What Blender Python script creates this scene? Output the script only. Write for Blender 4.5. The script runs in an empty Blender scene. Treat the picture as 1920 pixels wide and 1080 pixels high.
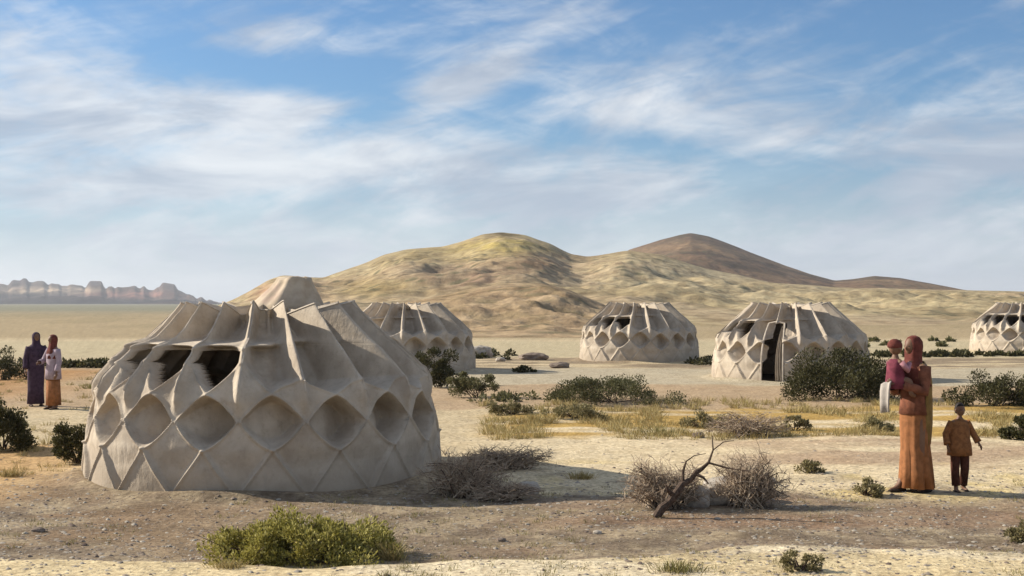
import bpy, bmesh, math, random
import numpy as np
from mathutils import Vector, Matrix, noise as mnoise

# ------------------------------------------------------------ camera, sky, sun, exposure
scene = bpy.context.scene
COL = scene.collection
CAM_H = 2.13
F = 2400.0            # focal length in pixels of the 1920 wide photograph
HY = 568.0            # the photograph's horizon row
cam = bpy.data.cameras.new('camera'); cam.lens = 45.0; cam.sensor_width = 36.0
cam.clip_start = 0.1; cam.clip_end = 60000
camo = bpy.data.objects.new('camera', cam); COL.objects.link(camo)
camo.location = (0, 0, CAM_H)
camo.rotation_euler = (math.radians(90) + math.atan((HY - 540) / F), 0, 0)
scene.camera = camo

SUN_EL = math.radians(28)
SUN_DIR = Vector((-math.cos(SUN_EL) * math.cos(math.radians(17)), math.cos(SUN_EL) * math.sin(math.radians(17)), math.sin(SUN_EL)))
sl = bpy.data.lights.new('sun', 'SUN'); sl.energy = 5.0; sl.angle = math.radians(0.6); sl.color = (1.0, 0.92, 0.79)
so = bpy.data.objects.new('sun', sl); COL.objects.link(so)
so.rotation_euler = (-SUN_DIR).to_track_quat('-Z', 'Y').to_euler()
so.location = (-20, 10, 20)

world = bpy.data.worlds.new('World'); scene.world = world; world.use_nodes = True
nt = world.node_tree; nt.nodes.clear()
class NB:
    """small helper to write node trees"""
    def __init__(s, nt): s.nt = nt
    def n(s, t, **k):
        x = s.nt.nodes.new(t)
        for a, b in k.items(): setattr(x, a, b)
        return x
    def L(s, a, b): s.nt.links.new(a, b)
    def setin(s, sock, v):
        if hasattr(v, 'is_output') or isinstance(v, bpy.types.NodeSocket): s.L(v, sock)
        else: sock.default_value = v
    def math(s, op, a, b=0.0, c=None, clamp=False):
        m = s.n('ShaderNodeMath', operation=op, use_clamp=clamp)
        s.setin(m.inputs[0], a); s.setin(m.inputs[1], b)
        if c is not None: s.setin(m.inputs[2], c)
        return m.outputs[0]
    def mix(s, f, a, b, blend='MIX'):
        m = s.n('ShaderNodeMix', data_type='RGBA', blend_type=blend)
        s.setin(m.inputs[0], f); s.setin(m.inputs[6], a); s.setin(m.inputs[7], b)
        return m.outputs[2]
    def noise(s, vec, scale, detail=4, rough=0.55, dist=0.0):
        m = s.n('ShaderNodeTexNoise'); m.inputs['Scale'].default_value = scale
        m.inputs['Detail'].default_value = detail; m.inputs['Roughness'].default_value = rough
        m.inputs['Distortion'].default_value = dist
        if vec is not None: s.L(vec, m.inputs['Vector'])
        return m.outputs['Fac']
    def ramp(s, f, a, b, c=0.0, d=1.0):
        m = s.n('ShaderNodeMapRange', interpolation_type='SMOOTHSTEP'); s.setin(m.inputs[0], f)
        m.inputs[1].default_value = a; m.inputs[2].default_value = b; m.inputs[3].default_value = c; m.inputs[4].default_value = d
        return m.outputs[0]
    def xyz(s, x, y, z=0.0):
        m = s.n('ShaderNodeCombineXYZ'); s.setin(m.inputs[0], x); s.setin(m.inputs[1], y); s.setin(m.inputs[2], z)
        return m.outputs[0]

B = NB(nt)
sky = B.n('ShaderNodeTexSky', sky_type='NISHITA', sun_disc=False)
sky.sun_elevation = SUN_EL; sky.sun_rotation = math.atan2(SUN_DIR.x, SUN_DIR.y)
sky.air_density = 1.0; sky.dust_density = 0.6; sky.ozone_density = 1.6
tc = B.n('ShaderNodeTexCoord')
sep = B.n('ShaderNodeSeparateXYZ'); B.L(tc.outputs['Generated'], sep.inputs[0])
X, Y, Z = sep.outputs
AZ = B.math('ARCTAN2', X, Y)                       # azimuth of the sky direction, 0 = where the camera looks
EL = B.math('ARCSINE', Z)
def rotated(ang, sx, sy, ox=0.0):
    c, s_ = math.cos(ang), math.sin(ang)
    a = B.math('ADD', B.math('MULTIPLY', AZ, c * sx), B.math('MULTIPLY', EL, s_ * sx))
    b = B.math('ADD', B.math('MULTIPLY', AZ, -s_ * sy), B.math('MULTIPLY', EL, c * sy))
    return B.xyz(B.math('ADD', a, ox), b, 0.3)
def spot(px, py, wx, wy, ang=0.0):
    """soft elliptical weight centred on a sky direction (widths in pixels of the photo)"""
    az, el = math.atan((px - 960) / F), math.atan((HY - py) / F)
    c, s_ = math.cos(ang), math.sin(ang)
    da = B.math('SUBTRACT', AZ, az); de = B.math('SUBTRACT', EL, el)
    a = B.math('MULTIPLY', B.math('ADD', B.math('MULTIPLY', da, c), B.math('MULTIPLY', de, s_)), F / wx)
    b = B.math('MULTIPLY', B.math('ADD', B.math('MULTIPLY', da, -s_), B.math('MULTIPLY', de, c)), F / wy)
    r = B.math('ADD', B.math('MULTIPLY', a, a), B.math('MULTIPLY', b, b))
    return B.math('POWER', 2.718, B.math('MULTIPLY', r, -1.0))
big = B.noise(rotated(math.radians(14), 3.2, 9.0), 1.6, 5, 0.6, 0.7)
fib = B.noise(rotated(math.radians(16), 6.0, 24.0, 4.0), 1.3, 8, 0.62, 1.3)
fil = B.noise(rotated(math.radians(-12), 9.0, 26.0, 9.0), 2.0, 7, 0.62, 0.8)
dens = B.math('MULTIPLY_ADD', big, 1.25, -0.10)
dens = B.math('ADD', dens, B.math('MULTIPLY', B.math('SUBTRACT', fib, 0.5), 0.80))
dens = B.math('ADD', dens, B.math('MULTIPLY', B.math('SUBTRACT', fil, 0.5), 0.55))
for px, py, wx, wy, ang, w in [
        (420, 135, 170, 38, -0.05, -0.55), (690, 165, 110, 45, -0.2, -0.55), (960, 185, 110, 40, 0.5, -0.30),
        (1780, 60, 620, 130, -0.1, -0.42), (1300, 220, 300, 40, -.1, .14), (1620, 270, 260, 40, .1, .16), (700, 20, 360, 45, 0.0, -0.30), (1180, 270, 300, 30, -0.12, -0.36), (1480, 330, 260, 36, 0.0, -0.22),
        (950, 110, 240, 34, 0.55, 0.32), (860, 150, 130, 60, 0.3, 0.22), (330, 350, 420, 34, 0.1, 0.42), (150, 240, 380, 60, 0.05, 0.28),
        (620, 300, 420, 40, 0.12, 0.20), (1220, 180, 280, 50, -0.1, 0.16), (1000, 370, 320, 44, 0.1, 0.22), (1750, 340, 330, 60, 0.05, 0.16),
        (1400, 480, 700, 50, 0.0, 0.20), (300, 470, 420, 50, 0.0, 0.22), (520, 70, 180, 40, -0.3, 0.16), (60, 60, 240, 60, 0.2, -0.22)]:
    dens = B.math('ADD', dens, B.math('MULTIPLY', spot(px, py, wx, wy, ang), w))
mask = B.ramp(dens, 0.12, 0.92, 0.0, 0.88)
low = B.ramp(EL, 0.0, 0.15, 0.85, 0.0)             # haze that thickens towards the horizon
mask = B.math('MAXIMUM', mask, low)
mask = B.math('MULTIPLY', mask, B.ramp(Z, -0.02, 0.0))
shade = B.noise(rotated(0.1, 5.0, 18.0, 2.0), 1.3, 5, 0.6, 0.5)
ccol = B.mix(B.ramp(shade, 0.3, 0.72), (3.7, 4.3, 5.3, 1), (8.0, 8.2, 8.4, 1))
ccol = B.mix(B.ramp(EL, 0.0, 0.12, 0.65, 0.0), ccol, (5.9, 6.4, 7.2, 1))
skyt = B.mix(1.0, sky.outputs[0], (0.54, 0.80, 1.05, 1), 'MULTIPLY')
fin = B.mix(mask, skyt, ccol)
bg = B.n('ShaderNodeBackground'); B.L(fin, bg.inputs[0]); bg.inputs[1].default_value = 0.072
wo = B.n('ShaderNodeOutputWorld'); B.L(bg.outputs[0], wo.inputs[0])

scene.view_settings.view_transform = 'Standard'; scene.view_settings.look = 'None'
scene.view_settings.exposure = 0.66; scene.view_settings.gamma = 1.0
scene.render.resolution_x = 1024; scene.render.resolution_y = 576
scene.render.engine = 'CYCLES'

# ------------------------------------------------------------ helpers
def srgb(r, g, b):
    f = lambda c: (c / 255 / 12.92) if c <= 10 else (((c / 255) + 0.055) / 1.055) ** 2.4
    return (f(r), f(g), f(b))
def G(px, py): Yd = F * CAM_H / (py - HY); return ((px - 960) / F * Yd, Yd)
def smooth(a, b, x): t = np.clip((x - a) / (b - a), 0, 1); return t * t * (3 - 2 * t)
def _h(ix, iy, seed):
    n = (ix.astype(np.int64) * 374761393 + iy.astype(np.int64) * 668265263 + seed * 974634777) & 0xffffffff
    n = ((n ^ (n >> 13)) * 1274126177) & 0xffffffff
    return ((n ^ (n >> 16)) & 0xffffff) / float(0xffffff)
def vn(x, y, seed=0):
    x = np.asarray(x, float); y = np.asarray(y, float)
    ix, iy = np.floor(x), np.floor(y); fx, fy = x - ix, y - iy
    fx = fx * fx * fx * (fx * (fx * 6 - 15) + 10); fy = fy * fy * fy * (fy * (fy * 6 - 15) + 10)
    a, b, c, d = _h(ix, iy, seed), _h(ix + 1, iy, seed), _h(ix, iy + 1, seed), _h(ix + 1, iy + 1, seed)
    return (a + (b - a) * fx) * (1 - fy) + (c + (d - c) * fx) * fy
def fbm(x, y, o=4, seed=0, gain=0.5):
    s = 0; a = 1; t = 0
    for i in range(o):
        s = s + a * vn(x * 2 ** i + 17.3 * i, y * 2 ** i - 9.1 * i, seed + i); t += a; a *= gain
    return s / t
def tagit(o, label=None, cat=None, group=None, kind=None):
    if label: o['label'] = label
    if cat: o['category'] = cat
    if group: o['group'] = group
    if kind: o['kind'] = kind
    return o
def thing(name, label, cat, loc=(0, 0, 0), rz=0.0, group=None):
    o = bpy.data.objects.new(name, None); o.empty_display_size = 0.2
    COL.objects.link(o); o.location = loc; o.rotation_euler = (0, 0, rz)
    return tagit(o, label, cat, group)
def mesh_np(name, V, faces, mat, parent=None, smooth_=False, loc=None):
    me = bpy.data.meshes.new(name)
    V = np.asarray(V, dtype=np.float32)
    if isinstance(faces, np.ndarray):
        k = faces.shape[1]; n = len(faces)
        me.vertices.add(len(V)); me.vertices.foreach_set('co', V.ravel())
        me.loops.add(n * k); me.loops.foreach_set('vertex_index', faces.ravel().astype(np.int32))
        me.polygons.add(n); me.polygons.foreach_set('loop_start', np.arange(0, n * k, k, dtype=np.int32))
        me.polygons.foreach_set('loop_total', np.full(n, k, dtype=np.int32))
        me.update(calc_edges=True); me.validate()
    else:
        me.from_pydata([tuple(map(float, v)) for v in V], [], faces); me.update()
    if smooth_: me.polygons.foreach_set('use_smooth', [True] * len(me.polygons))
    if mat: me.materials.append(mat)
    o = bpy.data.objects.new(name, me); COL.objects.link(o)
    if parent: o.parent = parent
    if loc is not None: o.location = loc
    return o
def set_col(o, C, name='soil'):
    at = o.data.color_attributes.new(name, 'FLOAT_COLOR', 'POINT')
    C4 = np.concatenate([C, np.ones((len(C), 1))], 1).astype(np.float32)
    at.data.foreach_set('color', C4.ravel())
class MB:
    """collects tubes, blades and facets into one mesh"""
    def __init__(s): s.v = []; s.f = []
    def tube(s, pts, rad, sides=5, cap=True):
        pts = [Vector(p) for p in pts]; n0 = len(s.v); m = len(pts)
        if not hasattr(rad, '__len__'): rad = [rad] * m
        ref = None
        for i, p in enumerate(pts):
            d = (pts[min(i + 1, m - 1)] - pts[max(i - 1, 0)]).normalized()
            if ref is None: ref = d.orthogonal().normalized()
            u = (ref - d * ref.dot(d)); u = u.normalized() if u.length > 1e-6 else d.orthogonal().normalized()
            ref = u; w = d.cross(u)
            for k in range(sides):
                a = 2 * math.pi * k / sides
                s.v.append(p + (u * math.cos(a) + w * math.sin(a)) * rad[i])
        for i in range(m - 1):
            for k in range(sides):
                a = n0 + i * sides + k; b = n0 + i * sides + (k + 1) % sides
                s.f.append((a, b, b + sides, a + sides))
        if cap:
            s.f.append(tuple(n0 + k for k in reversed(range(sides))))
            s.f.append(tuple(n0 + (m - 1) * sides + k for k in range(sides)))
    def poly(s, pts):
        n0 = len(s.v); s.v += [Vector(p) for p in pts]; s.f.append(tuple(range(n0, n0 + len(pts))))
    def loft(s, rings, cap=True):
        n0 = len(s.v); k = len(rings[0])
        for r in rings: s.v += [Vector(p) for p in r]
        for i in range(len(rings) - 1):
            for j in range(k):
                a = n0 + i * k + j; b = n0 + i * k + (j + 1) % k
                s.f.append((a, b, b + k, a + k))
        if cap:
            s.f.append(tuple(n0 + j for j in reversed(range(k)))); s.f.append(tuple(n0 + (len(rings) - 1) * k + j for j in range(k)))
    def blob(s, c, rx, ry, rz, seg=14, rings=10, fn=None):
        R = []
        for i in range(1, rings):
            th = math.pi * i / rings
            ring = []
            for j in range(seg):
                a = 2 * math.pi * j / seg
                d = Vector((math.sin(th) * math.cos(a), math.sin(th) * math.sin(a), -math.cos(th)))
                q = fn(d) if fn else 1.0
                ring.append(Vector(c) + Vector((d.x * rx, d.y * ry, d.z * rz)) * q)
            R.append(ring)
        s.loft(R)
    def build(s, name, mat, parent=None, smooth_=False):
        return mesh_np(name, [tuple(v) for v in s.v], s.f, mat, parent, smooth_)

# ------------------------------------------------------------ materials
def new_mat(name, rough=0.9, spec=0.2):
    m = bpy.data.materials.new(name); m.use_nodes = True; b = NB(m.node_tree)
    p = m.node_tree.nodes['Principled BSDF']; p.inputs['Roughness'].default_value = rough
    p.inputs['Specular IOR Level'].default_value = spec
    return m, b, p
def bump(b, p, h, strength, dist):
    n = b.n('ShaderNodeBump'); n.inputs['Strength'].default_value = strength; n.inputs['Distance'].default_value = dist
    b.L(h, n.inputs['Height']); b.L(n.outputs[0], p.inputs['Normal'])
def c4(c): return (c[0] * .86, c[1] * .86, c[2] * .86, 1)
def mat_soil(name, fine=14.0, mottle=0.5, bs=0.5, bd=0.02, pebble=True):
    m, b, p = new_mat(name, 0.95, 0.1)
    at = b.n('ShaderNodeAttribute', attribute_name='soil')
    geo = b.n('ShaderNodeNewGeometry'); pos = geo.outputs['Position']
    n1 = b.noise(pos, fine, 6, 0.65); n2 = b.noise(pos, fine * 0.12, 5, 0.6)
    c = b.mix(b.ramp(n1, 0.3, 0.7), b.mix(1.0, at.outputs['Color'], (0.66, 0.62, 0.58, 1), 'MULTIPLY'), b.mix(1.0, at.outputs['Color'], (1.25, 1.25, 1.22, 1), 'MULTIPLY'))
    c = b.mix(b.math('MULTIPLY', b.ramp(n2, 0.35, 0.68), mottle), c, b.mix(1.0, c, (0.78, 0.74, 0.68, 1), 'MULTIPLY'))
    h = n1
    if not pebble:
        vo = b.n('ShaderNodeTexVoronoi'); vo.inputs['Scale'].default_value = 0.22; b.L(pos, vo.inputs['Vector'])
        patch = b.ramp(b.noise(pos, 0.02, 4, .6), 0.42, 0.6)
        c = b.mix(b.math('MULTIPLY', b.math('MULTIPLY', b.ramp(vo.outputs['Distance'], 0.18, 0.42, 1.0, 0.0), patch), 0.75), c, (.10, .095, .05, 1))
    if pebble:
        vo = b.n('ShaderNodeTexVoronoi'); vo.inputs['Scale'].default_value = 16.0; b.L(pos, vo.inputs['Vector'])
        st = b.ramp(vo.outputs['Distance'], 0.10, 0.30, 1.0, 0.0)
        on = b.math('GREATER_THAN', b.n('ShaderNodeSeparateColor').outputs[0], 2.0)
        sc = b.n('ShaderNodeSeparateColor'); b.L(vo.outputs['Color'], sc.inputs[0])
        keep = b.math('GREATER_THAN', sc.outputs[0], 0.45)
        st = b.math('MULTIPLY', b.math('MULTIPLY', st, keep), b.ramp(b.noise(pos, 0.9, 4, .6), 0.42, 0.60))
        pc = b.mix(sc.outputs[1], (0.12, 0.09, 0.07, 1), (0.52, 0.47, 0.39, 1))
        c = b.mix(b.math('MULTIPLY', st, 0.75), c, pc)
        h = b.math('ADD', n1, b.math('MULTIPLY', st, 0.7))
    b.L(c, p.inputs['Base Color']); bump(b, p, h, bs, bd)
    return m
def mat_noise(name, c1, c2, scale=8, rough=0.9, bs=0.3, bd=0.01, c3=None, spec=0.2, lo=0.35, hi=0.65):
    m, b, p = new_mat(name, rough, spec)
    tcn = b.n('ShaderNodeTexCoord'); v = tcn.outputs['Object']
    n1 = b.noise(v, scale, 6, 0.6)
    c = b.mix(b.ramp(n1, lo, hi), c4(c1), c4(c2))
    if c3:
        n2 = b.noise(v, scale * 0.3, 4, 0.6); c = b.mix(b.ramp(n2, 0.5, 0.7), c, c4(c3))
    b.L(c, p.inputs['Base Color']); bump(b, p, n1, bs, bd)
    return m
def mat_leaf(name, cols, rough=0.7, trans=0.25):
    m, b, p = new_mat(name, rough, 0.25)
    geo = b.n('ShaderNodeNewGeometry'); r = geo.outputs['Random Per Island']
    cr = b.n('ShaderNodeValToRGB'); b.L(r, cr.inputs[0])
    el = cr.color_ramp.elements
    while len(el) < len(cols): el.new(0.5)
    for i, c in enumerate(cols): el[i].position = i / (len(cols) - 1); el[i].color = c4(c)
    b.L(cr.outputs[0], p.inputs['Base Color'])
    tr = b.n('ShaderNodeBsdfTranslucent'); b.L(cr.outputs[0], tr.inputs[0])
    ms = b.n('ShaderNodeMixShader'); ms.inputs[0].default_value = trans
    b.L(p.outputs[0], ms.inputs[1]); b.L(tr.outputs[0], ms.inputs[2])
    b.L(ms.outputs[0], m.node_tree.nodes['Material Output'].inputs[0])
    return m
M = {}
M['ground'] = mat_soil('desert_soil', 16.0, 0.5, 0.6, 0.03)
M['hill'] = mat_soil('hill_soil', 0.35, 0.6, 0.6, 0.8, pebble=False)
M['leaf_green'] = mat_leaf('bright_shrub_leaf', [(.12, .105, .03), (.27, .24, .05), (.43, .38, .09), (.62, .54, .19)])
M['leaf_dark'] = mat_leaf('dark_shrub_leaf', [(.035, .034, .013), (.06, .057, .02), (.09, .085, .03), (.13, .115, .05)])
M['leaf_olive'] = mat_leaf('olive_shrub_leaf', [(.09, .09, .035), (.13, .125, .05), (.19, .175, .08), (.25, .22, .11)])
M['leaf_mid'] = mat_leaf('mid_shrub_leaf', [(.055, .055, .022), (.09, .09, .035), (.13, .125, .05), (.19, .17, .08)])
M['leaf_dry'] = mat_leaf('dry_shrub_leaf', [(.14, .12, .05), (.22, .19, .085), (.30, .25, .12), (.38, .32, .17)])
M['straw'] = mat_leaf('straw', [(.30, .21, .08), (.42, .32, .13), (.52, .42, .20), (.36, .30, .10)], trans=0.2)
M['straw_green'] = mat_leaf('green_straw', [(.16, .15, .05), (.24, .22, .07), (.34, .28, .11), (.20, .16, .07)], trans=0.2)
M['twig'] = mat_leaf('dry_twig', [(.24, .175, .12), (.38, .285, .20), (.52, .41, .29), (.30, .215, .15)], trans=0.0)
M['bark'] = mat_noise('dead_bark', (.055, .035, .025), (.13, .09, .065), 30, 0.9, 0.6, 0.01)
M['stone'] = mat_noise('pale_stone', (.36, .31, .25), (.52, .46, .38), 6, 0.9, 0.6, 0.03, c3=(.28, .22, .18))
M['stone_dark'] = mat_noise('brown_stone', (.16, .12, .095), (.28, .22, .17), 5, 0.9, 0.6, 0.03)
M['pebble'] = mat_leaf('pebble', [(.13, .09, .07), (.26, .20, .15), (.33, .28, .22), (.42, .37, .30)], trans=0.0)
def mat_fabric():
    m, b, p = new_mat('tent_fabric', 0.85, 0.15)
    tcn = b.n('ShaderNodeTexCoord'); v = tcn.outputs['Object']
    n1 = b.noise(v, 3.0, 6, 0.6); n2 = b.noise(v, 60.0, 3, 0.6); n3 = b.noise(v, 11.0, 5, 0.7)
    c = b.mix(b.ramp(n1, 0.3, 0.7), (.42, .35, .27, 1), (.56, .48, .38, 1))
    oi = b.n('ShaderNodeObjectInfo'); stain = b.noise(v, 1.1, 3, 0.5)
    c = b.mix(b.math('MULTIPLY', b.ramp(stain, 0.5, 0.66), 0.35), c, (.28, .225, .175, 1))
    c = b.mix(b.math('MULTIPLY', b.ramp(n3, 0.48, 0.75), 0.45), c, (.29, .23, .17, 1))
    sp = b.n('ShaderNodeSeparateXYZ'); b.L(v, sp.inputs[0])
    dust = b.ramp(b.math('ADD', sp.outputs[2], b.math('MULTIPLY', n3, 0.35)), 0.12, 0.62, 0.7, 0.0)   # dust splashed on the foot of the wall
    c = b.mix(dust, c, (.34, .27, .195, 1))
    b.L(c, p.inputs['Base Color'])
    mp = b.n('ShaderNodeMapping'); mp.inputs['Scale'].default_value = (7, 7, 1.6); b.L(v, mp.inputs[0])
    wr = b.noise(mp.outputs[0], 1.6, 4, 0.55, 1.2)                      # long soft creases running down the cloth
    wv = b.n('ShaderNodeTexWave', bands_direction='Z'); wv.inputs['Scale'].default_value = 22; wv.inputs['Distortion'].default_value = 2.0; b.L(v, wv.inputs['Vector'])
    h = b.math('ADD', b.math('MULTIPLY', n3, 0.7), b.math('ADD', b.math('MULTIPLY', n2, 0.15), b.math('ADD', b.math('MULTIPLY', wr, .6), b.math('MULTIPLY', wv.outputs['Fac'], 0.0)))); bump(b, p, h, 0.45, 0.03)
    tr = b.n('ShaderNodeBsdfTranslucent'); b.L(c, tr.inputs[0])
    ms = b.n('ShaderNodeMixShader'); ms.inputs[0].default_value = 0.06
    b.L(p.outputs[0], ms.inputs[1]); b.L(tr.outputs[0], ms.inputs[2])
    b.L(ms.outputs[0], m.node_tree.nodes['Material Output'].inputs[0])
    return m
M['fabric'] = mat_fabric()
M['hood'] = mat_noise('tan_hood_cloth', (.44, .35, .25), (.56, .46, .34), 5, 0.9, 0.5, 0.02, c3=(.50, .36, .28))
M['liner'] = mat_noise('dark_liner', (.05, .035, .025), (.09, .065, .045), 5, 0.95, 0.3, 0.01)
M['piping'] = mat_noise('tent_piping', (.46, .39, .31), (.60, .52, .42), 9, 0.8, 0.3, 0.01)
M['skin'] = mat_noise('skin', (.17, .085, .05), (.22, .12, .07), 9, 0.6, 0.1, 0.002, spec=0.35)
M['hair'] = mat_noise('black_hair', (.012, .008, .007), (.03, .02, .015), 40, 0.6, 0.4, 0.004)
def cloth(name, c, d=0.6): return mat_noise(name, tuple(x * d for x in c), c, 14, 0.9, 0.5, 0.012)
M['rust'] = cloth('rust_cloth', (.36, .15, .06), 0.7)
M['ochre'] = cloth('ochre_cloth', (.27, .17, .055), 0.7)
M['maroon'] = cloth('maroon_cloth', (.18, .05, .038))
M['magenta'] = cloth('magenta_cloth', (.23, .05, .075))
M['bodice'] = cloth('rusty_brown_cloth', (.25, .095, .055))
M['pink'] = cloth('pink_cloth', (.55, .27, .30), .8)
M['white'] = cloth('white_cloth', (.46, .41, .36), .85)
M['brown'] = cloth('dark_brown_cloth', (.10, .036, .022))
M['tan'] = cloth('tan_brown_cloth', (.30, .13, .05), .65)
M['plum'] = cloth('plum_cloth', (.075, .045, .075))
M['lilac'] = cloth('lilac_cloth', (.42, .33, .38), .8)
M['sole'] = mat_noise('dark_sandal', (.03, .02, .015), (.06, .045, .035), 30)

# ------------------------------------------------------------ ground sheet
def dist_of(py): return F * CAM_H / (py - HY)
TENT = [(500, 884.0), (762, 694.0), (1198, 676.0), (1482, 709.0), (1918, 660.0)]   # column and centre row of each tent
TPOS = [G(a, b) for a, b in TENT]
def gz(x, y):
    x = np.asarray(x, float); y = np.asarray(y, float)
    z = (fbm(x * 0.35, y * 0.35, 4, 3) - 0.5) * 0.10 + (fbm(x * 1.7, y * 1.7, 3, 8) - 0.5) * 0.035
    # sandy bank along the bottom edge of the picture
    edge = 10.35 + 0.25 * np.sin(x * 0.9) + 0.5 * smooth(0.2, 2.6, x) + (fbm(x * 1.3, y * 1.3, 3, 12) - 0.5) * 0.35
    z = z + 0.055 * (1 - smooth(edge - 0.12, edge + 0.25, y))
    for tx, ty in TPOS:
        d = np.hypot(x - tx, y - ty)
        z = z * smooth(2.0, 3.6, d) + (0.065 + .03 * np.sin(np.arctan2(y - ty, x - tx) * 5 + tx)) * np.exp(-((d - 2.26) / 0.2) ** 2)
    z = z * (1 - 0.6 * smooth(60, 200, np.hypot(x, y)))
    return z
def gz1(x, y): return float(gz(np.array([x]), np.array([y]))[0])

az = np.concatenate([np.linspace(-180, -34, 60, endpoint=False), np.linspace(-34, -26, 20, endpoint=False), np.linspace(-26, 26, 520, endpoint=False), np.linspace(26, 34, 20, endpoint=False), np.linspace(34, 180, 60, endpoint=False)])
az = np.radians(az)
rad = np.concatenate([[0.4, 1.5, 3, 4.5, 6, 7, 8], np.geomspace(8.4, 60, 380), np.geomspace(62, 7000, 90)])
A_, R_ = np.meshgrid(az, rad)
GX, GY = R_ * np.sin(A_), R_ * np.cos(A_)
GZ = gz(GX, GY)
na, nr = len(az), len(rad)
idx = np.arange(na * nr).reshape(nr, na)
q = np.stack([idx[:-1, :], np.roll(idx, -1, 1)[:-1, :], np.roll(idx, -1, 1)[1:, :], idx[1:, :]], -1).reshape(-1, 4)
VV = np.stack([GX, GY, GZ], -1).reshape(-1, 3)
# soil colours, by where each kind of soil lies
S = lambda *c: np.array(srgb(*c)) * 0.84
def blendc(C, m, col): return C * (1 - m[:, None]) + np.asarray(col)[None, :] * m[:, None]
x, y = VV[:, 0], VV[:, 1]; d = np.maximum(y, 0.5)
py = HY + F * CAM_H / np.maximum(d, 1.0); px = 960 + F * x / np.maximum(d, 1.0)   # used as map coordinates of the layout only
n1 = fbm(x * 0.8, y * 0.8, 5, 21); n2 = fbm(x * 3.1, y * 3.1, 4, 31); n3 = fbm(x * 0.15, y * 0.05, 5, 41); n4 = fbm(x * .35, y * 1.2, 4, 51)
C = np.tile(S(205, 187, 154), (len(x), 1))
w = (n1 - 0.5)
yy = y + w * 2.2
def band(a, b, s=0.06): return smooth(a * (1 - s), a * (1 + s), yy) * (1 - smooth(b * (1 - s), b * (1 + s), yy))
sx = x
C = blendc(C, band(9.0, 15.6, .02) * (0.65 + 0.35 * smooth(.4, .6, n2)), S(142, 126, 107))
C = blendc(C, band(11.0, 14.0, .03) * (1 - smooth(-4.0, -1.2, sx)) * smooth(.44, .56, n4), S(146, 124, 100))
C = blendc(C, band(11.4, 13.6, .04) * smooth(-1, 1, sx) * smooth(.38, .6, n4), S(150, 126, 104))
C = blendc(C, band(14.2, 24.5, .02) * smooth(-1.2, .2, sx), S(222, 204, 170))
C = blendc(C, band(14.2, 17.5, .03) * smooth(0, 1.0, sx) * smooth(.45, .6, n1), S(218, 196, 142))
C = blendc(C, band(16.2, 21.0, .03) * smooth(2, 4, sx) * smooth(.38, .6, n4), S(188, 164, 136))
C = blendc(C, band(20.3, 26.5, .02) * smooth(-1.0, .2, sx) * smooth(.36, .55, n4), S(188, 156, 92))
C = blendc(C, band(13.0, 19.0, .03) * (1 - smooth(-6.6, -4.8, sx)), S(200, 165, 118))
C = blendc(C, band(26.0, 33.0, .02), S(186, 162, 132))
C = blendc(C, band(33.0, 42.0, .015) , S(190, 178, 154))
C = blendc(C, band(42, 50, .02) * smooth(.35, .6, n4), S(150, 134, 112))
C = blendc(C, band(50, 72, .02), S(196, 182, 150))
C = blendc(C, smooth(72, 80, yy), S(176, 158, 126))
C = blendc(C, smooth(72, 110, yy) * smooth(.45, .62, n3), S(166, 150, 118))
C = blendc(C, smooth(150, 420, yy), S(142, 140, 120))
C = blendc(C, band(28, 42, .05) * (1 - smooth(-14, -9, sx)), S(180, 140, 95))
edge_ = 10.36 + 0.06 * np.sin(x * 1.7) + 0.62 * smooth(0.4, 2.0, x) - 0.25 * smooth(3.0, 4.2, x) + (n2 - .5) * .22
C = blendc(C, (1 - smooth(edge_ - .05, edge_ + .05, y)), S(228, 212, 180))
C = blendc(C, (1 - smooth(edge_ - .05, edge_ + .05, y)) * smooth(.50, .62, n4) * .6, S(214, 192, 146))
C = C * (0.86 + 0.28 * fbm(x * 9, y * 9, 3, 61))[:, None]
C = C * (1 - .22 * smooth(.50, .66, fbm(x * 2.2, y * 3.4, 4, 71)) * (y > 10.4) * (y < 16))[:, None]
gr = mesh_np('ground', VV, q, M['ground'], smooth_=True); set_col(gr, np.clip(C, 0, 0.85))
tagit(gr, kind='structure', label='pale sandy desert ground with gravel and dry patches')

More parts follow.
